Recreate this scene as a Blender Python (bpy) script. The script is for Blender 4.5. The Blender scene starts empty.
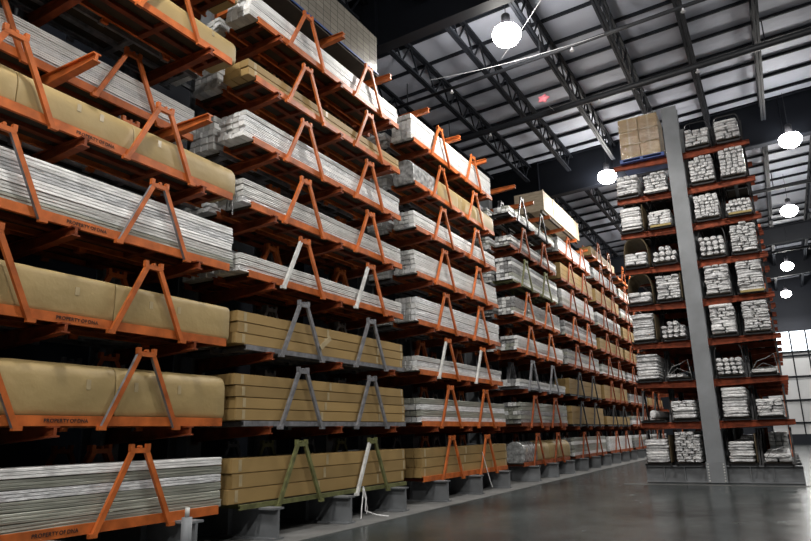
import bpy, bmesh, math, random
from mathutils import Vector, Matrix
sc = bpy.context.scene
COL = sc.collection
PI = math.pi
random.seed(7)

# ------------------------------------------------------------------ camera
FPX, YAW, PITCH, ROLL, CAMH = 651.07, -29.35, 14.204, -1.36, 1.609
ya, pi_, ro = [math.radians(a) for a in (YAW, PITCH, ROLL)]
FWD = Vector((math.sin(ya)*math.cos(pi_), math.cos(ya)*math.cos(pi_), math.sin(pi_)))
r_ = Vector((math.cos(ya), -math.sin(ya), 0)); u_ = r_.cross(FWD)
RT = r_*math.cos(ro)+u_*math.sin(ro); UP = -r_*math.sin(ro)+u_*math.cos(ro)
cam = bpy.data.cameras.new('camera'); cam.lens = FPX/811*36; cam.sensor_width = 36
cam.clip_start = .1; cam.clip_end = 300
camo = bpy.data.objects.new('camera', cam); COL.objects.link(camo)
camo.matrix_world = Matrix(((RT.x, UP.x, -FWD.x, 0), (RT.y, UP.y, -FWD.y, 0), (RT.z, UP.z, -FWD.z, CAMH), (0, 0, 0, 1)))
sc.camera = camo

# ------------------------------------------------------------------ world, lamps' strength, exposure
sc.view_settings.view_transform = 'Standard'; sc.view_settings.look = 'None'
sc.view_settings.exposure = 0.0; sc.view_settings.gamma = 1
sc.view_settings.use_curve_mapping = False
w = bpy.data.worlds.new('world'); sc.world = w; w.use_nodes = True
w.node_tree.nodes['Background'].inputs[0].default_value = (.75, .85, 1, 1)
w.node_tree.nodes['Background'].inputs[1].default_value = .6
LAMP_W = 1380.0; LAMP_UP = 440.0
LAMPS = [(-5.55, 3.2), (-5.52, 16.2), (-5.56, 29.0), (-5.56, 42.0), (-5.56, 55.0),
         (1.76, 2.0), (1.76, 13.8), (1.76, 29.1), (1.75, 39.4), (1.66, 53.8), (1.58, 65.5),  # unseen lamp ahead of the camera placed to light the right rack
         (-5.5, -7.0), (1.76, -8.5), (9.0, 42.0)]
LAMP_Z = 12.9

# ------------------------------------------------------------------ materials
def mat(name, col, rough=.6, metal=0, var=.12, scale=3.0, bump=0, bscale=20, spec=.4, rnd=0, stretch=(1, 1, 1), col2=None, emit=0, bdist=.02):
    m = bpy.data.materials.new(name); m.use_nodes = True
    nt = m.node_tree; n = nt.nodes; l = nt.links
    b = n['Principled BSDF']
    b.inputs['Roughness'].default_value = rough; b.inputs['Metallic'].default_value = metal
    b.inputs['Specular IOR Level'].default_value = spec
    tc = n.new('ShaderNodeTexCoord'); mp = n.new('ShaderNodeMapping'); mp.inputs['Scale'].default_value = stretch
    l.new(tc.outputs['Object'], mp.inputs[0])
    no = n.new('ShaderNodeTexNoise'); no.inputs['Scale'].default_value = scale; no.inputs['Detail'].default_value = 5
    oi = n.new('ShaderNodeObjectInfo')
    ad = n.new('ShaderNodeVectorMath'); ad.operation = 'ADD'
    sc_ = n.new('ShaderNodeVectorMath'); sc_.operation = 'SCALE'; sc_.inputs['Scale'].default_value = 17.0
    cb = n.new('ShaderNodeCombineXYZ'); l.new(oi.outputs['Random'], cb.inputs[0]); l.new(oi.outputs['Random'], cb.inputs[2])
    l.new(cb.outputs[0], sc_.inputs[0]); l.new(mp.outputs[0], ad.inputs[0]); l.new(sc_.outputs[0], ad.inputs[1])
    l.new(ad.outputs[0], no.inputs['Vector'])
    rp = n.new('ShaderNodeValToRGB')
    c2 = col2 or tuple(c*(1-var*2.2) for c in col)
    c1 = tuple(min(1, c*(1+var)) for c in col)
    rp.color_ramp.elements[0].color = (*c2, 1); rp.color_ramp.elements[1].color = (*c1, 1)
    rp.color_ramp.elements[0].position = .3; rp.color_ramp.elements[1].position = .7
    l.new(no.outputs[0], rp.inputs[0])
    out = rp.outputs[0]
    if rnd:
        hs = n.new('ShaderNodeHueSaturation'); mr = n.new('ShaderNodeMapRange')
        mr.inputs[3].default_value = 1-rnd; mr.inputs[4].default_value = 1+rnd*.3
        l.new(oi.outputs['Random'], mr.inputs[0]); l.new(mr.outputs[0], hs.inputs['Value']); l.new(out, hs.inputs['Color']); out = hs.outputs[0]
    l.new(out, b.inputs['Base Color'])
    if bump:
        n2 = n.new('ShaderNodeTexNoise'); n2.inputs['Scale'].default_value = bscale; n2.inputs['Detail'].default_value = 4
        l.new(ad.outputs[0], n2.inputs['Vector'])
        bp = n.new('ShaderNodeBump'); bp.inputs['Strength'].default_value = bump; bp.inputs['Distance'].default_value = bdist
        l.new(n2.outputs[0], bp.inputs['Height']); l.new(bp.outputs[0], b.inputs['Normal'])
    if emit:
        b.inputs['Emission Color'].default_value = (*col, 1); b.inputs['Emission Strength'].default_value = emit
    return m

M = {}
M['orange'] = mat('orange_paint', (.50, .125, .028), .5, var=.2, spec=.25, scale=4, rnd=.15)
M['shaded_orange'] = mat('shaded_orange_paint', (.15, .034, .012), .6, spec=.2, var=.25, scale=5)  # orange with the shade under the loads put into the colour
M['gray_steel'] = mat('galvanised_steel', (.22, .22, .235), .5, .3, var=.2, scale=8)
M['white_steel'] = mat('white_painted_steel', (.66, .66, .64), .5, var=.15, scale=8)
M['green_steel'] = mat('olive_painted_steel', (.14, .145, .055), .6, var=.2, scale=8)
M['black_steel'] = mat('black_steel', (.028, .028, .03), .5, .2, var=.2)
M['rack_gray'] = mat('rack_gray_paint', (.20, .212, .225), .5, var=.1, scale=1.5)
M['base_gray'] = mat('base_gray_paint', (.17, .18, .19), .5, var=.15, scale=2)
M['wrap'] = mat('white_wrap', (.80, .80, .79), .42, var=.07, scale=3.5, bump=.5, bscale=9, rnd=.22, stretch=(2, .8, 2), bdist=.03)
M['wrap_gray'] = mat('bare_profile', (.42, .43, .37), .38, .2, var=.14, scale=5, bump=.3, bscale=9, rnd=.25, stretch=(2, .3, 6))
M['crinkle'] = mat('crinkled_white_plastic', (.88, .88, .88), .35, var=.12, scale=14, bump=1, bscale=24, rnd=.18, bdist=.04)
M['wrap_b'] = mat('white_wrap_dull', (.64, .64, .62), .42, var=.08, scale=3.5, bump=.5, bscale=9, rnd=.22, stretch=(2, .8, 2), bdist=.03)
M['wrap_c'] = mat('white_wrap_creased', (.74, .75, .76), .35, var=.12, scale=5, bump=.8, bscale=12, rnd=.22, stretch=(2, .8, 2), bdist=.03)
M['wrap_d'] = mat('dull_grey_wrap', (.30, .30, .30), .45, var=.2, scale=3.5, bump=.6, bscale=9, rnd=.22, stretch=(2, .8, 2), bdist=.03)  # grey wrap, mixed in for stronger layer contrast in the far bays
M['orange_dull'] = mat('muted_orange_paint', (.30, .07, .02), .55, var=.25, scale=4, rnd=.2, spec=.2)  # darker, muted orange for cradles in far bays and inner rows
M['crinkle_b'] = mat('crinkled_grey_plastic', (.76, .76, .77), .35, var=.2, scale=9, bump=.9, bscale=16, rnd=.18, bdist=.04)
M['carton'] = mat('carton_board', (.32, .21, .078), .7, var=.08, scale=1.5, rnd=.14, stretch=(1, .6, 1))
M['kraft'] = mat('kraft_wrap', (.35, .255, .11), .55, var=.08, scale=1.1, bump=.45, bscale=2.2, bdist=.05)
M['kraft_dark'] = mat('kraft_liner', (.10, .07, .032), .7, var=.15, scale=3)
M['tape'] = mat('packing_tape', (.40, .32, .19), .3, var=.1, scale=6)
M['film'] = mat('silver_stretch_film', (.42, .43, .43), .22, .35, var=.3, scale=8, bump=.8, bscale=10, bdist=.04)
M['joist'] = mat('dark_joist_paint', (.012, .014, .019), .6, var=.2, spec=.18)
M['girder'] = mat('girder_paint', (.0055, .007, .011), .55, spec=.18, var=.15, scale=.6)
M['blue'] = mat('blue_paint', (.03, .07, .24), .5)
M['wood'] = mat('crate_board', (.52, .43, .31), .7, var=.12, scale=3, stretch=(1, 1, 6))
M['dark_wood'] = mat('dark_plank', (.045, .035, .025), .8, spec=.2)
M['navy'] = mat('navy_wall_paint', (.006, .009, .017), .7, var=.1, scale=.4)  # navy, darkened further to put the shade behind the rack into it
M['dark_wall'] = mat('dark_wall_panel', (.05, .055, .065), .7, var=.1, scale=.4)
M['ink'] = mat('black_stencil_ink', (.02, .014, .012), .8)
M['pink'] = mat('pink_foil', (.85, .25, .30), .3)
M['cable'] = mat('light_cable', (.6, .6, .62), .5)
M['pipe'] = mat('dark_pipe_paint', (.02, .022, .026), .5)
M['housing'] = mat('lamp_housing', (.03, .03, .035), .5)
M['panel'] = mat('light_wall_panel', (.55, .56, .57), .6, var=.06, scale=.5)
M['yellow'] = mat('yellow_liner', (.33, .25, .09), .6)
M['red'] = mat('red_tag', (.6, .03, .04), .5)
m = mat('lamp_lens', (1, .97, .93), .5, emit=40); M['lens'] = m
m = mat('window_daylight', (.85, .93, 1), .5, emit=3.5); M['daylight'] = m

def floor_mat():
    m = mat('polished_concrete', (.052, .060, .060), .3, var=.35, scale=.55, spec=.5, stretch=(1, .6, 1))
    nt = m.node_tree; n = nt.nodes; l = nt.links; b = n['Principled BSDF']
    no = n.new('ShaderNodeTexNoise'); no.inputs['Scale'].default_value = 2.3; no.inputs['Detail'].default_value = 8
    tc = n.new('ShaderNodeTexCoord'); l.new(tc.outputs['Object'], no.inputs['Vector'])
    mr = n.new('ShaderNodeMapRange'); mr.inputs[3].default_value = .12; mr.inputs[4].default_value = .34
    l.new(no.outputs[0], mr.inputs[0]); l.new(mr.outputs[0], b.inputs['Roughness'])
    return m
M['floor'] = floor_mat()
M['strip'] = mat('bare_concrete_strip', (.15, .15, .146), .7, var=.15, scale=2.5, bump=.2, bscale=20)

def block_mat():
    m = bpy.data.materials.new('grey_block_stack'); m.use_nodes = True
    nt = m.node_tree; n = nt.nodes; l = nt.links; b = n['Principled BSDF']
    tc = n.new('ShaderNodeTexCoord'); sx = n.new('ShaderNodeSeparateXYZ'); cb = n.new('ShaderNodeCombineXYZ')
    l.new(tc.outputs['Object'], sx.inputs[0])
    a = n.new('ShaderNodeMath'); a.operation = 'ADD'; l.new(sx.outputs[0], a.inputs[0]); l.new(sx.outputs[1], a.inputs[1])
    l.new(a.outputs[0], cb.inputs[0]); l.new(sx.outputs[2], cb.inputs[1])
    br = n.new('ShaderNodeTexBrick'); br.inputs['Scale'].default_value = 1
    br.inputs['Brick Width'].default_value = .28; br.inputs['Row Height'].default_value = .145; br.inputs['Mortar Size'].default_value = .008
    br.offset = .0
    br.inputs['Color1'].default_value = (.22, .20, .17, 1); br.inputs['Color2'].default_value = (.28, .26, .22, 1); br.inputs['Mortar'].default_value = (.09, .085, .08, 1)
    l.new(cb.outputs[0], br.inputs['Vector']); l.new(br.outputs[0], b.inputs['Base Color'])
    b.inputs['Roughness'].default_value = .2; b.inputs['Coat Weight'].default_value = .6; b.inputs['Coat Roughness'].default_value = .15
    no = n.new('ShaderNodeTexNoise'); no.inputs['Scale'].default_value = 5
    bp = n.new('ShaderNodeBump'); bp.inputs['Strength'].default_value = .6; bp.inputs['Distance'].default_value = .03
    l.new(no.outputs[0], bp.inputs['Height']); l.new(bp.outputs[0], b.inputs['Normal'])
    return m
M['blocks'] = block_mat()

def roof_mat():
    m = mat('roof_insulation', (.44, .465, .54), .6, .1, var=.06, scale=.5, bump=.5, bscale=.9, spec=.5, bdist=.15)
    return m
M['roof'] = roof_mat()

# ------------------------------------------------------------------ mesh helpers
class MB:
    def __init__(s): s.v = []; s.f = []; s.m = []
    def add(s, vs, fs, mi=0):
        o = len(s.v); s.v += [tuple(v) for v in vs]; s.f += [tuple(i+o for i in f) for f in fs]; s.m += [mi]*len(fs); return s
    def box(s, x0, x1, y0, y1, z0, z1, mi=0):
        vs = [(x, y, z) for x in (x0, x1) for y in (y0, y1) for z in (z0, z1)]
        return s.add(vs, [(0, 1, 3, 2), (4, 6, 7, 5), (0, 4, 5, 1), (2, 3, 7, 6), (0, 2, 6, 4), (1, 5, 7, 3)], mi)
    def bar(s, a, b, wx, wy, side=Vector((1, 0, 0)), mi=0):
        a = Vector(a); b = Vector(b); d = (b-a).normalized(); sd = Vector(side)
        sd = (sd-d*sd.dot(d)).normalized(); t = d.cross(sd)
        vs = []
        for p in (a, b):
            for i, j in ((-1, -1), (1, -1), (1, 1), (-1, 1)): vs.append(p+sd*(i*wx/2)+t*(j*wy/2))
        return s.add(vs, [(3, 2, 1, 0), (4, 5, 6, 7), (0, 1, 5, 4), (1, 2, 6, 5), (2, 3, 7, 6), (3, 0, 4, 7)], mi)
    def tube(s, pts, r, n=8, mi=0):
        pts = [Vector(p) for p in pts]; vs = []; fs = []
        for i, p in enumerate(pts):
            d = (pts[min(i+1, len(pts)-1)]-pts[max(i-1, 0)]).normalized()
            ref = Vector((0, 0, 1)) if abs(d.z) < .9 else Vector((1, 0, 0))
            a = d.cross(ref).normalized(); b = d.cross(a)
            rr = r[i] if isinstance(r, (list, tuple)) else r
            for k in range(n): vs.append(p+a*(rr*math.cos(2*PI*k/n))+b*(rr*math.sin(2*PI*k/n)))
        for i in range(len(pts)-1):
            for k in range(n):
                fs.append((i*n+k, i*n+(k+1) % n, (i+1)*n+(k+1) % n, (i+1)*n+k))
        fs.append(tuple(range(n-1, -1, -1))); fs.append(tuple((len(pts)-1)*n+k for k in range(n)))
        return s.add(vs, fs, mi)
    def extrude_y(s, poly, ys, jit=None, mi=0):
        """poly: list of (x,z) ; ys: ring positions ; jit(i,k)->(dx,dz,scale)"""
        n = len(poly); vs = []; fs = []
        for i, y in enumerate(ys):
            for k, (x, z) in enumerate(poly):
                dx, dz, dy = jit(i, k) if jit else (0, 0, 0)
                vs.append((x+dx, y+dy, z+dz))
        for i in range(len(ys)-1):
            for k in range(n):
                fs.append((i*n+k, (i+1)*n+k, (i+1)*n+(k+1) % n, i*n+(k+1) % n))
        fs.append(tuple(range(n))); fs.append(tuple((len(ys)-1)*n+k for k in range(n-1, -1, -1)))
        return s.add(vs, fs, mi)
    def mesh(s, name, mats, smooth=False):
        me = bpy.data.meshes.new(name); me.from_pydata(s.v, [], s.f)
        for mm in (mats if isinstance(mats, (list, tuple)) else [mats]): me.materials.append(mm)
        me.polygons.foreach_set('material_index', s.m)
        bm = bmesh.new(); bm.from_mesh(me); bmesh.ops.recalc_face_normals(bm, faces=bm.faces); bm.to_mesh(me); bm.free()
        if smooth: me.polygons.foreach_set('use_smooth', [True]*len(me.polygons))
        me.update(); return me
    def build(s, name, mats, parent=None, loc=(0, 0, 0), smooth=False):
        return link(name, s.mesh(name, mats, smooth), parent, loc)

def link(name, me, parent=None, loc=(0, 0, 0), rot=0):
    o = bpy.data.objects.new(name, me); COL.objects.link(o); o.location = loc
    if rot: o.rotation_euler.z = rot
    if parent: o.parent = parent
    return o
def tag(o, label, cat, group=None, kind=None):
    if label: o['label'] = label
    if cat: o['category'] = cat
    if group: o['group'] = group
    if kind: o['kind'] = kind
    return o
def empty(name, loc, label, cat, group=None):
    o = bpy.data.objects.new(name, None); COL.objects.link(o); o.location = loc; o.empty_display_size = .2
    return tag(o, label, cat, group)
def struct(o): o['kind'] = 'structure'; return o
def copy_tree(o, parent=None):
    c = o.copy(); COL.objects.link(c)
    if parent: c.parent = parent
    for ch in list(o.children): copy_tree(ch, c)
    return c
ORD = ['zeroth', 'first', 'second', 'third', 'fourth', 'fifth', 'sixth', 'seventh', 'eighth', 'ninth', 'tenth', 'eleventh', 'twelfth', 'thirteenth', 'fourteenth', 'fifteenth', 'sixteenth', 'seventeenth', 'eighteenth', 'nineteenth']
for t_, tt_ in (('twenty', 'twentieth'), ('thirty', 'thirtieth'), ('forty', 'fortieth'), ('fifty', 'fiftieth'), ('sixty', 'sixtieth'), ('seventy', 'seventieth')):
    ORD.append(tt_); ORD += [t_+'-'+u for u in ORD[1:10]]

# ------------------------------------------------------------------ dimensions
ZB = .508
def lev(n): return ZB if n == 1 else 1.815+(n-2)*1.262       # top of base / arm that carries tier n
PITCHY = 2.1; Y0 = 8.781; GAP = .715
def army(k): return Y0+k*PITCHY+(GAP if k > 5 else 0)+(.34 if k < 0 else 0)
LX = -7.42                                                    # tips of the left rack's bases
SLOPE = .05
def roofz(x): return 15.0+SLOPE*x
X0, X1, YA, YB = -13.0, 16.0, -12.0, 70.0

# ------------------------------------------------------------------ structure
struct(MB().box(X0, X1, YA, YB, -.3, 0).build('floor', M['floor']))
struct(MB().box(-10.2, -7.05, -6, 62, 0, .012).build('trim_1', M['strip']))
struct(MB().box(-4.6, 1.2, 21.5, 21.64, 0, .012).build('trim_2', M['strip']))
mb = MB(); a, b = roofz(X0), roofz(X1)
mb.add([(X0, YA, a), (X1, YA, b), (X1, YB, b), (X0, YB, a), (X0, YA, a+.2), (X1, YA, b+.2), (X1, YB, b+.2), (X0, YB, a+.2)],
       [(0, 1, 2, 3), (7, 6, 5, 4), (0, 4, 5, 1), (1, 5, 6, 2), (2, 6, 7, 3), (3, 7, 4, 0)])
struct(mb.build('ceiling', M['roof']))
struct(MB().box(X0-.2, X0, YA, YB, 0, 15).build('wall_left', M['navy']))
struct(MB().box(X1, X1+.2, YA, YB, 0, 16).build('wall_right', M['dark_wall']))
struct(MB().box(X0, X1, YA-.2, YA, 0, 16).build('wall_near', M['dark_wall']))
# far wall: dark upper part, light panels below a band of windows
mb = MB().box(X0, -1.2, YB, YB+.2, 0, 16).box(-1.2, X1, YB, YB+.2, 10.15, 16).box(-1.2, X1, YB, YB+.2, 0, .9)
struct(mb.build('wall_far', M['navy']))
struct(MB().box(-1.2, X1, YB+.05, YB+.2, .9, 8.3).build('wall_far_panels', M['panel']))
wf = MB()
for zz in (8.25, 7.9, 6.0, 3.9, 1.9): wf.box(-1.2, X1, YB-.12, YB+.04, zz-.07, zz+.07)
x = -1.15
while x < X1: wf.box(x-.05, x+.05, YB-.14, YB+.04, .9, 10.15); x += 1.27
struct(wf.build('trim_3', M['girder']))
nwin = 1; x = -1.15
while x+1.27 < X1:
    o = MB().box(x+.08, x+1.19, YB+.06, YB+.09, 8.32, 10.15).build('window_%d' % nwin, M['daylight']); struct(o)
    nwin += 1; x += 1.27

# girders, each a built-up beam across the hall
def girder(y, zt, zb, n):
    mb = MB()
    for (h0, h1, hw) in ((zb, zb+.05, .2), (zt-.05, zt, .2), (zb+.05, zt-.05, .02)):
        d = [SLOPE*X0, SLOPE*X1]
        vs = [(X, y+sy*hw, z+SLOPE*X) for X in (X0, X1) for sy in (-1, 1) for z in (h0, h1)]
        mb.add(vs, [(0, 1, 3, 2), (4, 6, 7, 5), (0, 4, 5, 1), (2, 3, 7, 6), (0, 2, 6, 4), (1, 5, 7, 3)])
    for i in range(9):
        X = X0+.6+i*3.5
        mb.box(X-.02, X+.02, y-.19, y+.19, zb+SLOPE*X+.04, zt+SLOPE*X-.04)
    return tag(mb.build('roof_girder', M['girder']), 'dark steel roof girder across the hall, %s from the camera' % n, 'girder', 'roof girders')
for y, zt, zb, n in ((0, 14.98, 13.05, 'nearest, above'), (14.5, 14.98, 13.05, 'second'), (29.5, 14.98, 13.05, 'third'), (44.2, 13.35, 12.3, 'fourth'), (58.5, 14.98, 13.05, 'fifth')):
    girder(y, zt, zb, n)
# roof columns by the left wall
for y, n in ((0, 'nearest'), (14.5, 'second'), (29.5, 'third'), (44.2, 'fourth'), (58.5, 'farthest')):
    mb = MB(); zt = 13.0+SLOPE*-11.6
    mb.box(-11.8, -11.77, y-.2, y+.2, 0, zt).box(-11.4, -11.37, y-.2, y+.2, 0, zt).box(-11.77, -11.4, y-.015, y+.015, 0, zt)
    tag(mb.build('roof_column', M['girder']), 'dark steel column holding the %s girder beside the left wall' % n, 'column', 'roof columns')
# open web joists along the hall
JX = [.95+2.05*k for k in range(-6, 8)]
segs = [(-11.8, -.02), (.02, 14.48), (14.52, 29.48), (29.52, 44.2), (44.2, 58.48), (58.52, 69.9)]
jn = 0
jmesh = {}
for si, (ya_, yb_) in enumerate(segs):
    mb = MB(); L = yb_-ya_; D = .95
    for sx in (-.05, .05):
        mb.box(sx-.04, sx+.04, 0, L, -.09, -.0); mb.box(sx-.04, sx+.04, .5, L-.5, -D, -D+.08)
    n = max(6, round(L/.62)); n += n % 2
    for i in range(n):
        y0 = .3+(L-.6)*i/n; y1 = .3+(L-.6)*(i+1)/n
        z0, z1 = (-.05, -D+.05) if i % 2 == 0 else (-D+.05, -.05)
        mb.bar((0, y0, z0), (0, y1, z1), .05, .05)
    jmesh[si] = mb.mesh('roof_joist', M['joist'])
SEGN = ['over the camera', 'before the first big girder', 'between the first and second big girders', 'between the second and third girders', 'beyond the third girder', 'against the far wall']
for si, (ya_, yb_) in enumerate(segs):
    for k, X in enumerate(JX):
        o = link('roof_joist', jmesh[si], None, (X, ya_, roofz(X)-.13))
        tag(o, 'dark open-web roof joist, %s from the left wall, %s' % (ORD[k+1], SEGN[si]), 'joist', 'roof joists')
# purlins
y = YA+.8; pk = 0; PY = []
while y < YB:
    if all(abs(y-g) > .35 for g in (0, 14.5, 29.5, 44.2, 58.5)): PY.append(y)
    y += 1.42
pm = MB(); vs = [(X, dy, z+SLOPE*X) for X in (X0+.02, X1-.02) for dy in (-.035, .035) for z in (14.87, 14.985)]
pm.add(vs, [(0, 1, 3, 2), (4, 6, 7, 5), (0, 4, 5, 1), (2, 3, 7, 6), (0, 2, 6, 4), (1, 5, 7, 3)])
pmesh = pm.mesh('roof_purlin', M['joist'])
for i, y in enumerate(PY):
    q = int((y-YA)//14.5)
    o = link('roof_purlin', pmesh, None, (0, y, 0))
    tag(o, 'thin dark purlin under the roof skin, %s from the near wall' % ORD[i+1], 'purlin', 'roof purlins')
# sprinkler pipes across
def sprinkler(y, z, r, label):
    mb = MB(); mb.tube([(X0+.05, y, z+SLOPE*X0), (X1-.05, y, z+SLOPE*X1)], r, 10)
    root = mb.build('sprinkler_pipe', M['pipe'], smooth=True); tag(root, label, 'pipe', 'sprinkler pipes')
    for X in (-9.9, -5.1, -2.9, 1.1, 5.2):
        MB().tube([(X, y, z+SLOPE*X), (X, y, 14.1+SLOPE*X)], .02, 6).build('pipe_hanger', M['pipe'], root)
    for X in (-8.2, -4.1, -.9, 3.0):
        MB().tube([(X, y, z+SLOPE*X-.02), (X, y, z+SLOPE*X-r-.09)], .03, 6).tube([(X, y, z+SLOPE*X-r-.09), (X, y, z+SLOPE*X-r-.11)], .07, 8).build('sprinkler_head', M['cable'], root)
sprinkler(21.4, 13.15, .11, 'thick dark sprinkler pipe under the joists, in front of the right rack')
sprinkler(18.05, 13.3, .06, 'thin dark sprinkler pipe nearer the camera than the thick one')
sprinkler(36.0, 13.15, .08, 'dark sprinkler pipe beyond the second big girder')
sprinkler(50.0, 13.15, .08, 'dark sprinkler pipe far back near the end wall')
# loose light cables near the first lamp
mb = MB()
def sag(a, b, s, n=12):
    a = Vector(a); b = Vector(b)
    return [a.lerp(b, i/n)-Vector((0, 0, s*4*(i/n)*(1-i/n))) for i in range(n+1)]
mb.tube(sag((-8.6, 17.2, 12.9), (-3.1, 17.98, 13.12), .12), .008, 5)
tag(mb.build('power_cable', M['cable']), 'light cable sagging below the joists beside the nearest lit lamp', 'cable')
mb = MB(); mb.tube(sag((-6.35, 17.9, 13.3), (-3.15, 14.9, 13.9), .1), .008, 5)
tag(mb.build('power_cable', M['cable']), 'light cable running diagonally up from the nearest lit lamp', 'cable')
# foil balloon against the roof
bx, by, bz = -5.68, 20.06, 12.72
root = empty('foil_balloon', (bx, by, bz), 'pink foil balloon tied by a ribbon to the thick sprinkler pipe', 'balloon')
mb = MB(); seg = 20; rings = 7; vs = []; fs = []
for j in range(rings+1):
    t = PI*j/rings
    for k in range(seg):
        a = 2*PI*k/seg; rr = .19*(1+.22*math.cos(5*a))*math.sin(t)
        vs.append((rr*math.cos(a), -.07*math.cos(t), rr*.75*math.sin(a)))
for j in range(rings):
    for k in range(seg): fs.append((j*seg+k, j*seg+(k+1) % seg, (j+1)*seg+(k+1) % seg, (j+1)*seg+k))
mb.add(vs, fs); mb.build('foil_body', M['pink'], root, smooth=True)
MB().tube([(0, 0, -.12), (.03, .3, -.1), (.02, .8, .0), (0, 1.22, .10)], .006, 5).build('ribbon', M['cable'], root)

# lamps
def ring_tube(mb, prof, n=20):
    vs = []; fs = []
    for r, z in prof:
        for k in range(n): vs.append((r*math.cos(2*PI*k/n), r*math.sin(2*PI*k/n), z))
    for i in range(len(prof)-1):
        for k in range(n): fs.append((i*n+k, i*n+(k+1) % n, (i+1)*n+(k+1) % n, (i+1)*n+k))
    return mb.add(vs, fs)
hm = ring_tube(MB(), [(.02, .72), (.10, .70), (.13, .66), (.13, .32), (.10, .29), (.02, .29)]).mesh('lamp_housing', M['housing'], True)
lm = ring_tube(MB(), [(.01, -.30), (.16, -.29), (.32, -.21), (.41, -.06), (.42, .08), (.36, .20), (.22, .27), (.01, .28)]).mesh('lamp_lens', M['lens'], True)
LN = ['nearest the camera', 'second', 'third', 'fourth', 'fifth', 'sixth', 'seventh']
pl = bpy.data.lights.new('highbay_light', 'SPOT'); pl.energy = LAMP_W; pl.shadow_soft_size = .28; pl.color = (1, .965, .91); pl.spot_size = math.radians(165); pl.spot_blend = .35
gl_ = bpy.data.lights.new('highbay_glow', 'POINT'); gl_.energy = LAMP_UP; gl_.shadow_soft_size = .28; gl_.color = (1, .965, .91)
rows = {}
for (X, y) in LAMPS:
    key = 'left' if X < 0 else ('right' if X > 5 else 'middle'); rows.setdefault(key, []).append((y, X))
for key, ls in rows.items():
    for i, (y, X) in enumerate(sorted(ls)):
        e = empty('high_bay_lamp', (X, y, LAMP_Z), 'round glowing high-bay lamp, %s in the %s row under the roof' % (LN[i], key), 'lamp', 'high-bay lamps')
        link('lamp_housing', hm, e); link('lamp_lens', lm, e)
        MB().tube([(0, 0, .7), (0, 0, roofz(X)-LAMP_Z-.05)], .012, 5).build('hanging_rod', M['pipe'], e)
        lo = bpy.data.objects.new('highbay_light', pl); COL.objects.link(lo); lo.location = (0, 0, -.5); lo.parent = e
        lo = bpy.data.objects.new('highbay_glow', gl_); COL.objects.link(lo); lo.location = (0, 0, -.5); lo.parent = e

# ------------------------------------------------------------------ racks
def arm_mesh(length, h=.18, h2=.26):
    """I-section arm from x=0 (column) to x=length, top at z=0"""
    mb = MB(); wd = .12
    mb.box(0, length, -wd/2, wd/2, -.02, 0)
    mb.add([(0, -wd/2, -h2), (0, wd/2, -h2), (length, -wd/2, -h), (length, wd/2, -h), (0, -wd/2, -h2+.02), (0, wd/2, -h2+.02), (length, -wd/2, -h+.02), (length, wd/2, -h+.02)],
           [(0, 1, 3, 2), (4, 6, 7, 5), (0, 4, 5, 1), (2, 3, 7, 6), (0, 2, 6, 4), (1, 5, 7, 3)])
    mb.add([(0, -.02, -h2+.02), (0, .02, -h2+.02), (length, -.02, -h+.02), (length, .02, -h+.02), (0, -.02, -.02), (0, .02, -.02), (length, -.02, -.02), (length, .02, -.02)],
           [(0, 1, 3, 2), (4, 6, 7, 5), (0, 4, 5, 1), (2, 3, 7, 6), (0, 2, 6, 4), (1, 5, 7, 3)])
    mb.box(-.03, .0, -.09, .09, -h2-.05, .05)
    return mb
def ibeam_x(mb, x0, x1, y, z0, z1, wf=.28, t=.03):
    mb.box(x0, x1, y-wf/2, y+wf/2, z0, z0+t).box(x0, x1, y-wf/2, y+wf/2, z1-t, z1).box(x0, x1, y-.02, y+.02, z0+t, z1-t)
ALEN = 1.95
CLX = -9.45                                      # left column's aisle face
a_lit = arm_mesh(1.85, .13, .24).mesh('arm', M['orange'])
M['arm'] = mat('arm_shaded_orange', (.21, .046, .014), .55, var=.2, scale=5, spec=.2)  # orange darkened to carry the shade on arms below the loads
a_shaded = arm_mesh(1.80, .13, .24).mesh('arm', M['arm'])
cm = MB(); cm.box(-.0, -.03, -.17, .17, .0, 11.3).box(-.5, -.47, -.17, .17, .0, 11.3).box(-.47, -.03, -.02, .02, 0, 11.3)
colm = cm.mesh('column', M['rack_gray'])
bm_ = MB(); ibeam_x(bm_, 0, 2.03, 0, .014, ZB, .26); ibeam_x(bm_, -.5, -1.4, 0, .014, ZB, .26)
bm_.box(1.0, 1.03, -.12, .12, .04, ZB-.03)
basem = bm_.mesh('base_beam', M['base_gray'])
kk = 0
for k in range(-4, 24):
    y = army(k); kk += 1
    e = empty('cantilever_upright', (CLX, y, 0), 'grey cantilever rack upright with orange arms, %s along the left rack' % (ORD[kk]+' from the near end'), 'rack upright', 'left rack uprights')
    link('column', colm, e); link('base_beam', basem, e)
    for n in range(2, 10): link('arm', a_lit if n == 9 or (n == 6 and k < 0) else a_shaded, e, (0.0, 0, lev(n)))
# ties between columns
for n, z in enumerate((1.2, 4.9, 8.6)):
    mb = MB()
    for k in range(-4, 23): mb.box(CLX-.28, CLX-.22, army(k)+.03, army(k+1)-.03, z, z+.08)
    tag(mb.build('rack_tie', M['rack_gray']), 'grey horizontal tie behind the left rack loads, %s of three' % ['lowest', 'middle', 'highest'][n], 'rack tie', 'left rack ties')

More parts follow.
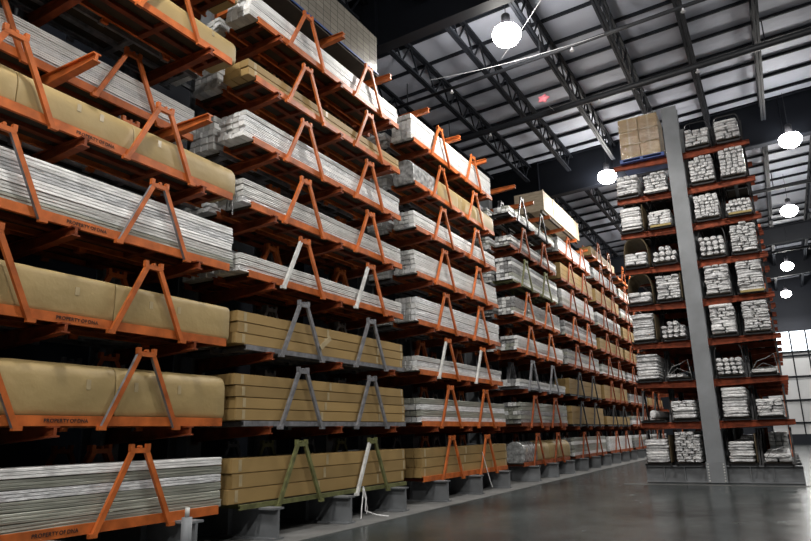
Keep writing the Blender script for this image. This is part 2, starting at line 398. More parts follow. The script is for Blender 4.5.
# right rack: seen from its end, arms to both sides
RY = 22.5; RXL, RXR, RCL, RCR = -4.06, .24, -2.26, -1.77
M['arm_red'] = mat('dull_orange_paint', (.25, .05, .018), .6, var=.25, scale=5, spec=.2)
a_r = arm_mesh(RXR-RCR, .15, .22).mesh('arm', M['arm_red'])
a_l = arm_mesh(RCL-RXL, .15, .22).mesh('arm', M['arm_red'])
cw = RCR-RCL; cx = (RCR+RCL)/2
cm = MB(); cm.box(-cw/2, cw/2, -.2, -.17, .02, 12.37).box(-cw/2, cw/2, .17, .2, .02, 12.37).box(-.02, .02, -.17, .17, .02, 12.37)
rcol = cm.mesh('column', M['rack_gray'])
bm_ = MB(); ibeam_x(bm_, -cw/2-.02, RXL-cx, 0, .014, ZB, .26); ibeam_x(bm_, cw/2+.02, RXR-cx, 0, .014, ZB, .26)
for x in (-1.5, -.9, .9, 1.5): bm_.box(x-.012, x+.012, -.12, .12, .04, ZB-.03)
rbase = bm_.mesh('base_beam', M['base_gray'])
bt = MB()
bt.box(-cw/2-.03, cw/2+.03, -.24, -.2, .02, .62)
for sx in (-1, 1):
    for i in range(7): bt.tube([(sx*(cw/2-.03), -.24, .08+i*.08), (sx*(cw/2-.03), -.265, .08+i*.08)], .022, 6, 1)
btm = bt.mesh('splice_plate', [M['rack_gray'], M['white_steel']])
for k in range(6):
    y = RY+k*PITCHY
    e = empty('double_sided_upright', (cx, y, 0), ('tall grey double-sided rack column nearest the camera, in the right rack' if k == 0 else 'grey double-sided rack column, %s back along the right rack' % ORD[k]), 'rack upright', 'right rack uprights')
    link('column', rcol, e); link('base_beam', rbase, e)
    if k == 0: link('splice_plate', btm, e)
    for n in range(2, 10):
        link('arm', a_r, e, (cw/2+.0, 0, lev(n))); o = link('arm', a_l, e, (-cw/2, 0, lev(n)), PI)

# ------------------------------------------------------------------ cradles
HW = .38      # half width to the rail's outer face
def leg_mb(sx, sy, h=1.0):
    mb = MB()
    x = sx*(HW+.028)
    mb.bar((x, sy*.60, -.04), (x, sy*.10, h), .05, .07)
    mb.m[2] = 1
    mb.box(min(x-.03, x+.03), max(x-.03, x+.03), sy*.61-.055, sy*.61+.055, -.055, -.0)
    return mb
def head_mb(sx, h=1.0):
    x = sx*(HW+.028); mb = MB()
    mb.box(x-.028, x+.028, -.15, .15, h-.05, h+.015)
    for s in (-1, 1): mb.box(x-.03, x+.03, s*.13-.028, s*.13+.028, h-.02, h+.07)
    mb.tube([(x-.03, 0, h+.03), (x+.03, 0, h+.03)], .025, 6)
    return mb
leg_me = {}; head_me = {}; rail_me = {}
RH = {'orange_dull': .125, 'orange': .125, 'gray_steel': .085, 'green_steel': .075, 'black_steel': .06}
def rail_mb(L, sx, rh):
    mb = MB(); x = sx*HW; xi = sx*(HW-.05)
    a, b = min(x, xi), max(x, xi)
    mb.box(a, b, -L/2, L/2, 0, .012).box(a, b, -L/2, L/2, rh-.012, rh)
    xw = (x-sx*.012); mb.box(min(x, xw), max(x, xw), -L/2, L/2, .012, rh-.012)
    return mb
def get(d, key, fn):
    if key not in d: d[key] = fn()
    return d[key]
MESH = {}
def cradle(xc, yc, z, L, col, legcol, label, group, sep=2.4, detail=True, text=False, h=1.0):
    sh_ = .18 if (yc < 6 and xc < -5) else 0
    e = empty('steel_cradle', (xc, yc, z), label, 'cradle', group)
    mc = M[col]
    for sx in (-1, 1):
        link('side_rail', get(MESH, ('rail', round(L, 2), sx, col), lambda: rail_mb(L, sx, RH[col]).mesh('side_rail', mc)), e)
    def crossm():
        mb = MB(); n = 5
        for i in range(n):
            y = -L/2+.2+(L-.4)*i/(n-1); mb.box(-HW+.05, HW-.05, y-.05, y+.05, .005, .075)
        mb.box(-.05, .05, -L/2+.25, L/2-.25, .01, .07)
        return mb.mesh('cross_member', M['shaded_orange'] if col.startswith('orange') else mc)
    link('cross_member', get(MESH, ('cross', round(L, 2), col), crossm), e)
    link('deck_board', get(MESH, ('deck', round(L, 2)), lambda: MB().box(-HW+.06, HW-.06, -L/2+.06, L/2-.06, .078, .088).mesh('deck_board', M['dark_wood'])), e)
    for yo in ((-sep/2, sep/2) if not sh_ else (-1.12, 1.20)):
        for sx in (-1, 1):
            if detail:
                hd = link('a_frame', get(MESH, ('head', sx, col, h), lambda: head_mb(sx, h).mesh('a_frame', mc)), e, (0, yo, 0))
                for sy in (-1, 1):
                    lc = legcol if (legcol and sy < 0 and sx > 0 and not (col == 'green_steel' and yo < 0)) else col
                    face = 'gray_steel' if text in (2, 4) else lc
                    lg = link('leg', get(MESH, ('leg', sx, sy, lc, face, h), lambda: leg_mb(sx, sy, h).mesh('leg', [M[lc], M[face]])), hd)
                    if lc != col: lg['label'] = 'whitish leg of the a-frame'
            else:
                def both():
                    mb = head_mb(sx, h)
                    for sy in (-1, 1):
                        q = leg_mb(sx, sy, h); mb.add(q.v, q.f)
                    return mb.mesh('a_frame', mc)
                link('a_frame', get(MESH, ('aframe', sx, col, h), both), e, (0, yo, 0))
    if text:
        for wd_, off in (('PROPERTY', -.135), ('OF', .085), ('DNA', .215)):
            def txt():
                cu = bpy.data.curves.new('t', 'FONT'); cu.body = wd_; cu.size = .064; cu.extrude = .001; cu.offset = .0012; cu.space_character = 1.1
                cu.align_x = 'CENTER'; cu.align_y = 'CENTER'
                to = bpy.data.objects.new('t', cu); COL.objects.link(to)
                dg = bpy.context.evaluated_depsgraph_get(); dg.update()
                me = bpy.data.meshes.new_from_object(to.evaluated_get(dg)); bpy.data.objects.remove(to)
                me.materials.clear(); me.materials.append(M['ink']); return me
            o = link('stencil_lettering', get(MESH, 'txt'+wd_, txt), e, (HW+.003, .12+off, .062)); o.rotation_euler = (PI/2, 0, PI/2); o['label'] = 'black stencilled lettering'
    return e

# ------------------------------------------------------------------ loads
def bundle_mb(wd, h, L, seed, fine=True, grooves=3, crumple=.006):
    r = random.Random(seed); mb = MB(); hw = wd/2
    poly = []
    if fine:
        poly += [(-hw+.01, 0), (0, 0), (hw-.01, 0)]
        gs = grooves
        for i in range(gs):
            z0 = h*i/gs; z1 = h*(i+1)/gs
            poly += [(hw, z0+.007), (hw, z1-.007)]
            if i < gs-1: poly.append((hw-.010, z1))
        poly += [(hw-.01, h), (0, h), (-hw+.01, h)]
        for i in reversed(range(gs)):
            z0 = h*i/gs; z1 = h*(i+1)/gs
            poly += [(-hw, z1-.007), (-hw, z0+.007)]
            if i > 0: poly.append((-hw+.010, z0))
        ys = [0, .02, .3] + [L*t for t in (.14, .28, .42, .56, .7, .84)] + [L-.3, L-.02, L]
    else:
        poly = [(-hw, .008), (-hw+.01, 0), (hw-.01, 0), (hw, .008), (hw, h-.008), (hw-.01, h), (-hw+.01, h), (-hw, h-.008)]
        ys = [0, .02, L*.5, L-.02, L]
    ys = [y-L/2 for y in ys]
    offs = [(r.uniform(-1, 1)*.002, r.uniform(-1, 1)*.0015) for _ in ys]
    n = len(ys)
    def jit(i, k):
        x, z = poly[k]; end = i in (0, n-1)
        s = -.12 if end else 0
        return (offs[i][0]+x*s+r.uniform(-1, 1)*crumple*.5, offs[i][1]+(z-h/2)*s+r.uniform(-1, 1)*crumple*.3*(0 < z < h), r.uniform(-1, 1)*.006 if end else 0)
    mb.extrude_y(poly, ys, jit); return mb
def crinkle_mb(wd, h, L, seed, shape='slab'):
    """package seen end-on: soft bulging, crumpled plastic end"""
    r = random.Random(seed); mb = MB(); n = 14; vs = []; fs = []
    hw, hh = wd/2*1.0, h/2*1.02
    ex = .30 if shape != 'round' else .9
    prof = []
    for k in range(n):
        a = 2*PI*(k+.5)/n; c, s = math.cos(a), math.sin(a)
        x = math.copysign(abs(c)**ex, c)*hw; z = math.copysign(abs(s)**ex, s)*hh
        q = 1+r.uniform(-.05, .0); prof.append((x*q, z*q))
    ys = [0, .03, .12, .35, L*.5, L-.12, L-.03, L]; sc_ = [.78, .95, 1, 1, .99, 1, .95, .78]
    for i, y in enumerate(ys):
        for k, (x, z) in enumerate(prof):
            j = .08 if i in (0, 1, 6, 7) else .02
            vs.append((x*sc_[i]*(1+r.uniform(-j, j)), y-L/2+(r.uniform(-.025, .025) if i in (0, 1) else 0), h/2+z*sc_[i]*(1+r.uniform(-j, j))))
    for i in range(len(ys)-1):
        for k in range(n): fs.append((i*n+k, (i+1)*n+k, (i+1)*n+(k+1) % n, i*n+(k+1) % n))
    c0 = len(vs); vs.append((r.uniform(-.2, .2)*hw, -L/2-.01+r.uniform(-.02, .02), h/2)); vs.append((0, L/2, h/2))
    for k in range(n):
        fs.append((c0, k, (k+1) % n)); fs.append((c0+1, (len(ys)-1)*n+(k+1) % n, (len(ys)-1)*n+k))
    return mb.add(vs, fs)

BUNDLES = []   # every white bundle: dicts, sorted later by how large it shows
def add_bundle(**k): BUNDLES.append(k)
def white_load(xc, yc, z, L, height, layers, cols, where, row, seed, greys=(), side='left', vis=True, wtot=.64, zlift=.095):
    r = random.Random(seed); h = (height-zlift)/layers; wd = wtot/cols
    zz = z+zlift
    for i in range(layers):
        cc = cols
        sh = r.uniform(-.05, .05)*(1 if yc > 14 else .5); sx_ = r.uniform(-.008, .008)
        for c in range(cc):
            x = xc+sx_+wtot/2-wd/2-c*wd
            add_bundle(x=x, y=yc+sh+r.uniform(-.015, .015), z=zz, w=wd*.93, h=h*.935, L=L, layer=i, layers=layers, col=c, cols=cols, where=where, row=row,
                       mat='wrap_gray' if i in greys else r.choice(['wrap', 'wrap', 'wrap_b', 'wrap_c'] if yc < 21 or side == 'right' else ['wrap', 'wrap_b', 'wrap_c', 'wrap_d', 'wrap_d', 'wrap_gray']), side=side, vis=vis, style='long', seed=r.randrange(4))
        zz += h
NUMC = ['front', 'second', 'third', 'fourth', 'back']
def carton_load(xc, yc, z, L, height, layers, cols, where, seed, detail=True, group='long cartons on the left rack', wtot=.64):
    r = random.Random(seed); h = (height-.095)/layers; wd = wtot/cols; zz = z+.095
    for i in range(layers):
        sh = r.uniform(-.035, .035)
        for c in range(cols):
            key = ('carton', round(wd, 3), round(h, 3), L, detail)
            def mk():
                me_ = MB().box(-wd/2+.004, wd/2-.004, -L/2, L/2, 0, h-.006).mesh('long_carton', M['carton'])
                bm = bmesh.new(); bm.from_mesh(me_); bmesh.ops.bevel(bm, geom=list(bm.edges), offset=.008, segments=2, affect='EDGES'); bm.to_mesh(me_); bm.free(); return me_
            o = link('long_carton', get(MESH, key, mk), None, (xc+wtot/2-wd/2-c*wd+r.uniform(-.0015, .0015), yc+sh+r.uniform(-.02, .02), zz))
            pos = 'top' if i == layers-1 else ('bottom' if i == 0 else ORD[i+1])
            tag(o, 'long brown carton, %s layer, %s row, %s' % (pos, NUMC[c] if c < cols-1 else 'back', where), 'carton', group)
            if detail and c == 0:
                for t in (-.47, -.08+.02*i, .30, .49):
                    link('packing_tape', get(MESH, ('tape', round(wd, 3), round(h, 3)), lambda: MB().box(wd/2-.004, wd/2-.001, -.035, .035, h*.12, h*.9).mesh('packing_tape', M['tape'])), o, (0, L*t*.99, 0))
        zz += h
def roll_load(xc, yc, z, L, height, where, flat=False, nsec=3, film=False, seed=0):
    """kraft wrapped load with rounded upper edges, wrapped in lengths"""
    e = empty('kraft_wrapped_load', (xc, yc, z+.095), 'tan kraft-wrapped %s load %s' % ('boxy' if flat else 'rounded', where), 'wrapped load', 'kraft-wrapped loads')
    H = height-.095; hw = .325; r = random.Random(seed)
    poly = []
    ex = .28 if flat else (.55 if where.startswith('on second') else .88)
    n = 28
    for k in range(n):
        a = 2*PI*k/n; c, s = math.cos(a), math.sin(a)
        exk = ex if s > 0 else .22
        poly.append((math.copysign(abs(c)**exk, c)*hw, H*(.5+.5*math.copysign(abs(s)**exk, s))))
    cuts = [-L/2, -L/2+L*.33+r.uniform(-.2, .2), -L/2+L*.62+r.uniform(-.2, .2), L/2] if nsec == 3 else ([-L/2, L*.02, L/2] if nsec == 2 else [-L/2+i*L/nsec for i in range(nsec+1)])
    for i in range(len(cuts)-1):
        y0, y1 = cuts[i]+.004, cuts[i+1]-.004
        mb = MB(); m_ = 10
        ys = [y0, y0+.02]+[y0+(y1-y0)*j/m_ for j in range(1, m_)]+[y1-.02, y1]
        def jit(ii, k):
            x, zz = poly[k]; s = -.03 if ii in (0, len(ys)-1) else r.uniform(-.006, .004)+.004*math.sin(ii*1.9+i)
            return (x*s, (zz-H/2)*s, 0)
        mb.extrude_y(poly, ys, jit)
        o = mb.build('film_wrap' if (film and i == 0) else 'wrap_section', M['film'] if (film and i == 0) else M['kraft'], e, smooth=True)
        if film and i == 0: o['label'] = 'silvery film over the near end'
        try:
            for p in o.data.polygons:
                if len(p.vertices) > 6: p.use_smooth = False
        except Exception: pass
    # tape patches on the aisle side
    for i in range(5):
        y = r.uniform(-L/2+.2, L/2-.2); MB().box(hw*.99, hw*1.012, y-.03, y+.03, H*.52, H*.70).build('packing_tape', M['tape'], e)
    return e

BAYN = {1: 'nearest bay', 2: 'second bay', 3: 'third bay', 4: 'fourth bay', 5: 'fifth bay', 6: 'sixth bay', 7: 'seventh bay', 8: 'eighth bay'}
BAY = {1: (2.06, 7.85), 2: (8.06, 13.65), 3: (14.42, 20.1), 4: (21.75, 27.25), 5: (27.9, 33.5), 6: (34.2, 39.8), 7: (40.5, 46.1), 8: (46.8, 52.4)}
LEVN = ['', 'bottom level', 'second level', 'third level', 'fourth level', 'fifth level', 'sixth level', 'seventh level', 'eighth level', 'ninth level']
# kind, height, layers, cradle colour, leg colour
LOADS = {
 1: [('w', .84, 6, 'orange', None), ('roll', .80, 3, 'orange', None), ('flat', .68, 3, 'orange', None), ('w', .80, 5, 'orange', None), ('roll', .68, 3, 'orange', None), None, ('roll', .62, 3, 'orange', None), ('roll', .62, 3, 'orange', None)],
 2: [('c', .80, 3, 'green_steel', 'white_steel'), ('c', .86, 4, 'gray_steel', None), ('c', .66, 3, 'gray_steel', None), ('w', .42, 3, 'orange', 'white_steel'), ('w', .54, 4, 'orange', None), ('w', .62, 5, 'orange', None), ('c', .42, 2, 'orange', None), ('w', .62, 4, 'orange', None)],
 3: [('c', .78, 3, 'orange', None), ('w', .70, 4, 'orange', None), ('w', .48, 3, 'orange', 'white_steel'), ('w', .74, 4, 'orange', None), ('w', .72, 5, 'orange', None), ('w', .55, 4, 'orange', None), ('rollf', .80, 3, 'orange', None), ('w', .85, 5, 'orange', None)],
 4: [('rollf', .80, 3, 'orange', None), ('w', .82, 5, 'orange', None), ('w', .35, 2, 'gray_steel', None), ('w', .62, 4, 'orange', None), ('w', .75, 5, 'orange', None), ('w', .95, 6, 'green_steel', None), ('w', .55, 4, 'orange', None), ('w', .42, 3, 'black_steel', None)],
 5: [('w', .85, 5, 'orange', None), ('c', .85, 3, 'black_steel', None), ('c', .75, 3, 'black_steel', None), ('w', .75, 5, 'orange', None), ('w', .75, 5, 'orange', None), ('w', .9, 6, 'orange', None), ('c', .85, 3, 'orange', None), ('w', .8, 5, 'orange', None)],
 6: [('w', .8, 5, 'orange', None), ('c', .5, 2, 'orange', None), ('c', .8, 3, 'orange', None), ('w', .6, 4, 'orange', None), ('c', .7, 3, 'orange', None), ('w', .8, 4, 'orange', None), ('c', .8, 3, 'orange', None), ('w', .7, 4, 'orange', None)],
 7: [('w', .8, 5, 'orange', None), ('w', .6, 4, 'orange', None), ('w', .6, 4, 'orange', None), ('w', .6, 4, 'orange', None), ('c', .7, 3, 'orange', None), ('c', .8, 3, 'orange', None), ('w', .7, 4, 'orange', None), ('w', .7, 4, 'orange', None)],
 8: [('w', .8, 5, 'orange', None), ('w', .6, 4, 'orange', None), ('c', .6, 2, 'orange', None), ('w', .6, 4, 'orange', None), ('c', .7, 3, 'orange', None), ('w', .8, 4, 'orange', None), ('w', .7, 4, 'orange', None), ('w', .7, 4, 'orange', None)]}
FX = LX-.3-.40; SX = FX-.885
CN = {'orange_dull': 'muted orange', 'orange': 'orange', 'green_steel': 'olive green', 'gray_steel': 'grey', 'black_steel': 'black', 'white_steel': 'white'}
for b in LOADS:
    ys, ye = BAY[b]; L = round(ye-ys, 2); yc = (ys+ye)/2
    for n, spec in enumerate(LOADS[b], 1):
        z = lev(n)+.002; rr = random.Random(b*100+n)
        where = '%s, %s of left rack' % (LEVN[n], BAYN[b])
        if spec:
            kind, h, lay, col, leg = spec
            if b >= 4 and col == 'orange': col = rr.choice(['orange', 'orange_dull', 'orange_dull'] if b < 6 else ['orange_dull', 'orange_dull', 'orange_dull', 'black_steel'])
            dy = rr.uniform(-.06, .06) if b > 2 else rr.uniform(-.02, .02); Lc = L-(.22 if b == 2 else .1)
            cy = 5.0 if b == 1 else army(3*b-5)+.03
            cradle(FX, cy+dy*.4, z, Lc-(.2 if b == 1 else 0), col, leg, '%s steel cradle with a-frames, aisle side, %s' % (CN[col], where), 'cradles on the left rack', sep=2.4, detail=b <= 4, text=(n if b == 1 and n <= 5 else 0), h=1.0)
            if kind == 'w': white_load(FX, yc+dy, z, L, h, lay, 4, where, 'aisle side', b*100+n, greys=[i for i in range(lay) if (b, n) in ((1, 1), (1, 4), (3, 2), (4, 2)) and i in ((0, 1, 2, 4) if n == 1 else ((0,) if b == 1 else (1, 3)))])
            elif kind == 'c': carton_load(FX, yc+dy, z, L, h, lay, 3, where, b*100+n, detail=b <= 3)
            elif kind == 'roll': roll_load(FX, yc+dy, z, L, h, 'on '+where, nsec=3, seed=n)
            elif kind == 'rollf': roll_load(FX, yc+dy, z, L, h, 'on '+where, nsec=4, film=True, seed=n)
            elif kind == 'flat': roll_load(FX, yc+dy, z, L, h, 'on '+where, flat=True, nsec=3, seed=n)
        # second row, behind
        if b <= 6:
            col = 'orange' if (b, n) == (1, 6) else rr.choice(['orange_dull', 'gray_steel'])
            h = .66 if (b, n) == (1, 6) else rr.uniform(.4, .8); lay = 5 if h > .6 else 4
            if (b, n) == (1, 6): yc += .05; col = 'orange'; L -= .3
            cradle(SX, 5.0 if b == 1 else army(3*b-5)+.03, z, L-.3, col, None, '%s steel cradle behind the aisle-side load, %s' % (CN[col], where), 'cradles on the left rack', sep=2.4, detail=(b, n) == (1, 6))
            white_load(SX, yc, z, L-.15, h, lay, 4, where, 'inner side', b*1000+n, vis=(b, n) == (1, 6))

# ninth level, left rack
z9 = lev(9)
e = empty('wrapped_block_pallet', (-8.66, 11.0, z9+.002), 'long pallet of grey blocks in shiny film on top of the left rack, second bay', 'pallet load')
MB().box(-.62, .68, -2.0, 1.93, .1, 1.17).build('block_stack', M['blocks'], e)
mb = MB().box(-.64, .70, -2.05, 1.95, 0, .03).box(-.64, .70, -2.05, 1.95, .07, .1)
for y in (-2.0, -1, -.05, .9, 1.85): mb.box(-.64, .70, y, y+.1, .03, .07)
mb.build('pallet', M['dark_wood'], e)
MB().box(.70, .72, -2.05, 1.95, .06, .1).build('edge_board', M['blue'], e)['label'] = 'blue painted edge board'
e = empty('wooden_crate', (-8.4, 28.6, z9+.05), 'long pale wooden crate on top of the left rack beyond the second girder', 'crate')
MB().box(-.6, .7, -2.7, 2.8, .1, 1.0).build('crate_body', M['wood'], e)
mb = MB()
for y in (-2.75, -1.3, .1, 1.4, 2.75): mb.box(.70, .725, y-.04, y+.04, .1, 1.0)
mb.build('batten', M['wood'], e)
mb = MB()
for x in (-.55, .0, .6): mb.box(x-.05, x+.05, -2.8, 2.8, -.045, .1)
mb.build('skid', M['dark_wood'], e)
# two more loads on the top level further on
for b, lab in ((6, 'sixth'), (7, 'seventh')):
    ys, ye = BAY[b]; yc = (ys+ye)/2
    cradle(FX, army(3*b-5)+.03, z9+.002, ye-ys-.1, 'orange', None, 'orange steel cradle on the ninth level, %s bay of left rack' % lab, 'cradles on the left rack', detail=False)
    if b == 6: carton_load(FX, yc, z9+.002, ye-ys, .6, 2, 3, 'ninth level, %s bay of left rack' % lab, 77, detail=False)

# hanging torn film on the second bay's bottom cradle
mb = MB()
fx = FX+HW+.10
mb.tube([(fx, 11.62, .60), (fx+.01, 11.60, .45), (fx+.04, 11.5, .22), (fx+.08, 11.42, .03)], .012, 5)
mb.tube([(fx, 11.63, .62), (fx+.02, 11.70, .40), (fx+.05, 11.62, .16), (fx+.22, 11.78, .07), (fx+.38, 11.98, .03)], .014, 5)
mb.tube([(fx, 11.63, .60), (fx+.02, 11.66, .40), (fx+.0, 11.78, .2), (fx+.0, 11.74, .09)], .009, 5)
tag(mb.build('torn_film_strip', M['crinkle']), 'white torn plastic strip hanging to the floor from the second bay', 'plastic strip')
mb = MB()
mb.tube([(FX+.46, 17.85, 1.1), (FX+.48, 18.0, .75), (FX+.55, 18.1, .3), (FX+.58, 18.18, .12)], .012, 5)
tag(mb.build('torn_film_strip', M['crinkle']), 'white torn plastic strip hanging below the third bay', 'plastic strip')
mb = MB()
for i, (dx, dy, ln) in enumerate(((.0, .0, .34), (.05, .05, .5), (.11, -.02, .28), (-.07, .03, .4))):
    mb.tube([(FX+.1+dx, 7.965+dy*.1, lev(5)+.34), (FX+.12+dx, 7.96+dy*.2, lev(5)+.2), (FX+.1+dx*1.3, 7.965+dy*.2, lev(5)+.34-ln)], .012, 5)
mb.bar((FX-.06, 7.96, lev(5)+.33), (FX+.26, 7.96, lev(5)+.33), .02, .03)
tag(mb.build('torn_film_strip', M['film']), 'silvery torn film hanging at the near end, fifth level of second bay', 'plastic strip')
# cardboard tag hanging on a grey a-frame, third level second bay
mb = MB(); mb.bar((0, .16, .03), (0, -.16, -.2), .012, .1)
tag(mb.build('cardboard_tag', M['tape'], None, (FX+HW+.075, 10.35, lev(3)+.42)), 'pale cardboard tag hanging on a grey a-frame, third level of second bay', 'tag')
# steel post standing at the nearest bay's base
e = empty('steel_post', (-7.0, 6.45, .013), 'short light grey post in front of the nearest bay, white cap on top', 'post')
MB().tube([(0, 0, 0), (0, 0, .62)], .07, 12).build('post_tube', M['rack_gray'], e, smooth=True)
MB().tube([(0, 0, .62), (0, 0, .74)], .03, 10).build('post_cap', M['white_steel'], e, smooth=True)

# ------------------------------------------------------------------ right rack loads
SLOT = {'A': -3.64, 'B': -2.72, 'C': -1.27, 'D': -.35}
SLN = {'A': 'outer left', 'B': 'inner left', 'C': 'inner right', 'D': 'outer right'}
# (shape, height, layers, cols, extra)
RL = {
 9: {'C': ('block', .56, 4, 3, 'hoop'), 'D': ('slab', .62, 5, 2, 'hoop')},
 8: {'A': ('slab', .66, 7, 2, None), 'B': ('block', .58, 5, 3, 'light'), 'C': ('block', .80, 6, 4, None), 'D': ('block', .86, 6, 4, None)},
 7: {'A': ('slab', .74, 7, 1, 'liner'), 'B': ('slab', .50, 4, 2, 'yellow'), 'C': ('block', .74, 5, 4, None), 'D': ('block', .44, 3, 5, 'yellow')},
 6: {'A': ('slab', .44, 3, 2, 'hood'), 'B': ('round', .52, 3, 4, None), 'C': ('round', .60, 4, 4, 'hoopy'), 'D': ('block', .96, 9, 3, None)},
 5: {'A': ('slab', .36, 2, 2, 'hood'), 'B': ('slab', .74, 7, 2, 'liner'), 'C': ('slab', .94, 8, 2, None), 'D': ('slab', .96, 9, 2, 'yellow')},
 4: {'A': ('slab', .80, 8, 1, 'liner'), 'B': ('round', .54, 4, 4, None), 'C': ('slab', .88, 7, 2, None), 'D': ('slab', .98, 9, 3, None)},
 3: {'A': ('slab', .74, 7, 1, None), 'B': ('slab', .18, 1, 3, 'film'), 'C': ('round', .52, 4, 4, 'hoop'), 'D': ('slab', .18, 1, 2, 'film')},
 2: {'A': ('round', .34, 1, 3, None), 'B': ('slab', .54, 4, 2, None), 'C': ('slab', .82, 7, 1, None), 'D': ('slab', .50, 4, 2, 'film')},
 1: {'A': ('slab', .66, 6, 1, 'liner'), 'B': ('block', .84, 8, 3, None), 'C': ('slab', .58, 5, 1, 'liner'), 'D': ('slab', .28, 2, 2, 'film')}}
def hoop_mb(w2, h, deep, thick=.02, arc=True):
    mb = MB(); pts = []
    n = 16
    for i in range(n+1):
        a = PI*i/n; c, s = math.cos(a), math.sin(a)
        ex = .3 if deep < .1 else .55
        pts.append((math.copysign(abs(c)**ex, c)*w2, h*abs(s)**ex))
    vs = []; fs = []
    for (x, z) in pts:
        for y in (0, deep):
            vs.append((x, y, z)); vs.append((x*(1-thick/w2), y, z*(1-thick/h)))
    for i in range(n):
        o = i*4; fs += [(o, o+4, o+6, o+2), (o+1, o+3, o+7, o+5), (o, o+1, o+5, o+4), (o+2, o+6, o+7, o+3)]
    fs += [(0, 2, 3, 1), (n*4, n*4+1, n*4+3, n*4+2)]
    return mb.add(vs, fs)
LR = 5.6; RY0 = 22.24
for n in RL:
    for s, (shape, h, lay, cols, extra) in RL[n].items():
        z = lev(n)+.002; X = SLOT[s]; yc = RY0+LR/2; seed = n*10+ord(s)
        where = '%s, %s slot of right rack' % (LEVN[n], SLN[s])
        cc = 'black_steel'
        e = cradle(X, 24.64, z, 4.9, cc, None, 'black steel cradle holding end-on bundles, %s' % where, 'cradles on the right rack', sep=2.4, detail=False)
        if extra in ('hoop', 'hoopy'):
            hoop_mb(.392, 1.0 if extra == 'hoopy' else .98, .05).build('hoop', M['black_steel'], e, (0, -2.45+.4, .09)); hoop_mb(.392, .95, .05).build('hoop', M['black_steel'], e, (0, .2, .09))
        if extra == 'hood': hoop_mb(.392, 1.0, 1.6, .02).build('hood', M['kraft_dark'], e, (0, -2.45+.3, .09))['label'] = 'brown arched hood over the bundles'
        if extra == 'liner': MB().box(.372, .39, -2.45+.05, 1.6, .1, .92).build('side_liner', M['kraft_dark'], e)
        if extra == 'yellow': MB().box(-.3, .33, -2.50, -2.45, .02, .085).build('end_strip', M['yellow'], e)
        if extra == 'light': MB().box(-.37, .37, -2.50, -2.45, .0, .07).build('end_strip', M['white_steel'], e)
        if extra == 'film':
            mb = MB(); y_ = -2.62
            mb.tube([(-.36, y_+.1, .10), (-.15, y_, .42), (.1, y_, .5), (.3, y_, .62), (.36, y_+.1, .12)], .009, 5)
            mb.tube([(-.36, y_+.1, .12), (0, y_-.03, .36), (.36, y_+.1, .2)], .007, 5)
            mb.build('loose_film', M['film'], e)
        e.scale.x = 1.03
        r = random.Random(seed); wt = .725; zz = z+.108; Htot = min(h*1.2-.108, .915)
        if shape != 'round' and lay > 2: lay = int(lay*1.4)
        hs = [r.uniform(.8, 1.2) for _ in range(lay)]; q_ = sum(hs); hs = [t/q_*Htot for t in hs]
        for i in range(lay):
            if shape == 'slab' and cols > 1: nc = r.choice([1, 2, 2, 3])
            elif shape == 'block': nc = max(2, cols+r.choice([-1, 0, 0, 1]))
            else: nc = cols
            ws = [r.uniform(.8, 1.2) for _ in range(nc)]; q_ = sum(ws); ws = [t/q_*wt for t in ws]
            xo = X-wt/2+(r.uniform(-.02, .02) if lay > 1 else 0)
            drop = i == lay-1 and nc > 2 and r.random() < .6
            for c in range(nc):
                wd = ws[c]; xc_ = xo+wd/2; xo += wd
                if drop and c in (0, nc-1) and r.random() < .6: continue
                add_bundle(x=xc_, y=yc+r.uniform(-.06, .06), z=zz, w=wd*.95, h=hs[i]*.95, L=LR, layer=i, layers=lay, col=c, cols=nc, where=where, row='', mat=r.choice(['crinkle', 'crinkle', 'crinkle_b']), side='right', vis=True, style=shape, seed=r.randrange(5))
            zz += hs[i]
        # second bay of the right rack
        if n < 9:
            y2 = RY0+LR+.7+LR/2; c2 = 'orange' if s == 'D' or r.random() < .5 else 'gray_steel'
            w2 = '%s, %s slot of right rack' % (LEVN[n], SLN[s])
            cradle(X, 30.94, z, 4.9, c2, None, '%s steel cradle in the right rack behind the front one, %s' % (CN[c2], w2.replace(' of right rack', '')), 'cradles on the right rack', sep=2.4, detail=False)
            hh2 = r.uniform(.4, .9); white_load(X, y2, z, LR, hh2, 5, 3, w2, 'behind', seed*7, side='right', vis=False)

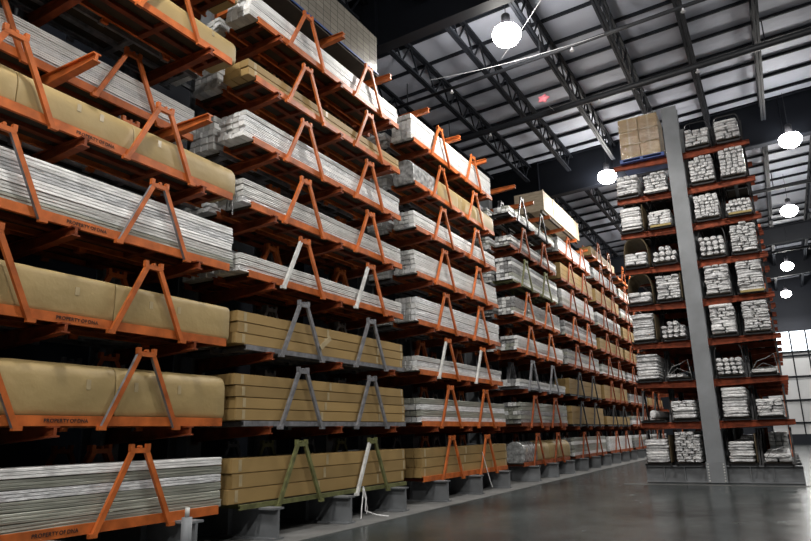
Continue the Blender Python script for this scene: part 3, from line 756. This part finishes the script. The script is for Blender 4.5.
# ------------------------------------------------------------------ bundles: the 300 largest as things, the rest as one
def score(q):
    d2 = (q['x'])**2+(q['y'])**2+(q['z']-1.6)**2; k = (650**2)/d2
    dist = math.sqrt(d2)
    if not q['vis']: return 0
    if q['style'] == 'long':
        side = q['L']*q['h']*abs(q['x'])/dist*k*(650/650) if q['col'] == 0 else 0
        return side+q['w']*q['h']*k*.4
    return q['w']*q['h']*k
for q in BUNDLES: q['s'] = score(q)
BUNDLES.sort(key=lambda q: -q['s'])
def bmesh_for(q, fine=True):
    if q['style'] == 'long': return bundle_mb(q['w'], q['h'], q['L'], q['seed'], fine)
    return crinkle_mb(q['w'], q['h'], q['L'], q['seed'], q['style'])
for q in BUNDLES[:300]:
    key = ('bundle', q['style'], round(q['w'], 3), round(q['h'], 3), q['L'], q['seed'], q['mat'])
    me = get(MESH, key, lambda: bmesh_for(q).mesh('profile_bundle', M[q['mat']], smooth=q['style'] != 'long'))
    o = link('profile_bundle', me, None, (q['x'], q['y'], q['z']))
    lay = 'top' if q['layer'] == q['layers']-1 else ('bottom' if q['layer'] == 0 else ORD[q['layer']+1])
    if q['side'] == 'left':
        col = NUMC[q['col']]
        lb = '%s bundle, %s layer, %s file, %s%s' % ('bare grey profile' if q['mat'] == 'wrap_gray' else 'white-wrapped', lay, col, 'inner side, ' if q['row'] == 'inner side' else '', q['where'])
        tag(o, lb, 'profile bundle', 'profile bundles on the left rack')
    else:
        lb = 'white bundle end, %s layer, %s across, %s' % (lay, ORD[q['col']+1] if q['cols'] > 1 else 'full width', q['where'])
        tag(o, lb, 'profile bundle', 'profile bundles on the right rack')
rest = MB()
MI = {'wrap': 0, 'wrap_gray': 1, 'crinkle': 2, 'wrap_b': 3, 'wrap_c': 4, 'crinkle_b': 5, 'wrap_d': 6}
for q in BUNDLES[300:]:
    t = bmesh_for(q, q['s'] > 0 and q['y'] < 45 and q['col'] == 0); rest.add([(v[0]+q['x'], v[1]+q['y'], v[2]+q['z']) for v in t.v], t.f, MI[q['mat']])
o = rest.build('profile_bundle_mass', [M['wrap'], M['wrap_gray'], M['crinkle'], M['wrap_b'], M['wrap_c'], M['crinkle_b'], M['wrap_d']])
tag(o, 'remaining white-wrapped profile bundles deeper and farther along both racks', 'profile bundles', None, 'stuff')

# ------------------------------------------------------------------ carton pallet on top of the right rack
z9 = lev(9)+.002
px0 = -3.72; pw = .66
mb = MB().box(px0-.06, px0+2*pw+.08, 22.25, 23.55, 0, .03).box(px0-.06, px0+2*pw+.08, 22.25, 23.55, .1, .13)
for x in (px0-.06, px0+pw-.05, px0+2*pw-.02): mb.box(x, x+.1, 22.25, 23.55, .03, .1)
tag(mb.build('blue_pallet', M['blue'], None, (0, 0, z9)), 'blue pallet on the top left arms of the right rack, under cartons', 'pallet')
def bigcarton():
    me = MB().box(0, pw-.015, 0, .6, 0, .495).mesh('shipping_carton', M['carton'])
    bm = bmesh.new(); bm.from_mesh(me); bmesh.ops.bevel(bm, geom=list(bm.edges), offset=.012, segments=2, affect='EDGES'); bm.to_mesh(me); bm.free(); return me
bc = bigcarton(); tp = MB().box(pw/2-.025, pw/2+.025, -.003, 0, .0, .49).mesh('packing_tape', M['tape'])
for i in range(3):
    for c in range(2):
        for d in range(2):
            o = link('shipping_carton', bc, None, (px0+c*pw, 22.28+d*.62, z9+.135+i*.505))
            tag(o, 'square brown carton, %s layer, %s column, %s, on the blue pallet' % (['bottom', 'middle', 'top'][i], ['left', 'right'][c], ['front', 'behind'][d]), 'carton', 'cartons on the blue pallet')
            if d == 0: link('packing_tape', tp, o)
# stretch film around the cartons: glossy thin shell
fm = bpy.data.materials.new('clear_stretch_film'); fm.use_nodes = True
nt = fm.node_tree; n_ = nt.nodes; l_ = nt.links
out = n_['Material Output']; tr = n_.new('ShaderNodeBsdfTransparent'); gl = n_.new('ShaderNodeBsdfGlossy'); gl.inputs['Roughness'].default_value = .12
mx = n_.new('ShaderNodeMixShader'); mx.inputs[0].default_value = .14
no = n_.new('ShaderNodeTexNoise'); no.inputs['Scale'].default_value = 5; no.inputs['Detail'].default_value = 6
bp = n_.new('ShaderNodeBump'); bp.inputs['Strength'].default_value = 1; bp.inputs['Distance'].default_value = .15
l_.new(no.outputs[0], bp.inputs['Height']); l_.new(bp.outputs[0], gl.inputs['Normal'])
l_.new(tr.outputs[0], mx.inputs[1]); l_.new(gl.outputs[0], mx.inputs[2]); l_.new(mx.outputs[0], out.inputs[0])
mb = MB(); x0_, x1_, y0_, y1_ = px0-.02, px0+2*pw+.015, 22.26, 23.53
poly = [(x0_, y0_), (x1_, y0_), (x1_, y1_), (x0_, y1_)]
vs = [(x, y, z9+zz) for zz in (.133, 1.68) for (x, y) in poly]
mb.add(vs, [(0, 1, 5, 4), (1, 2, 6, 5), (2, 3, 7, 6), (3, 0, 4, 7), (4, 5, 6, 7)])
tag(mb.build('stretch_film', fm), 'clear shiny film wrapped around the cartons on the blue pallet', 'stretch film')
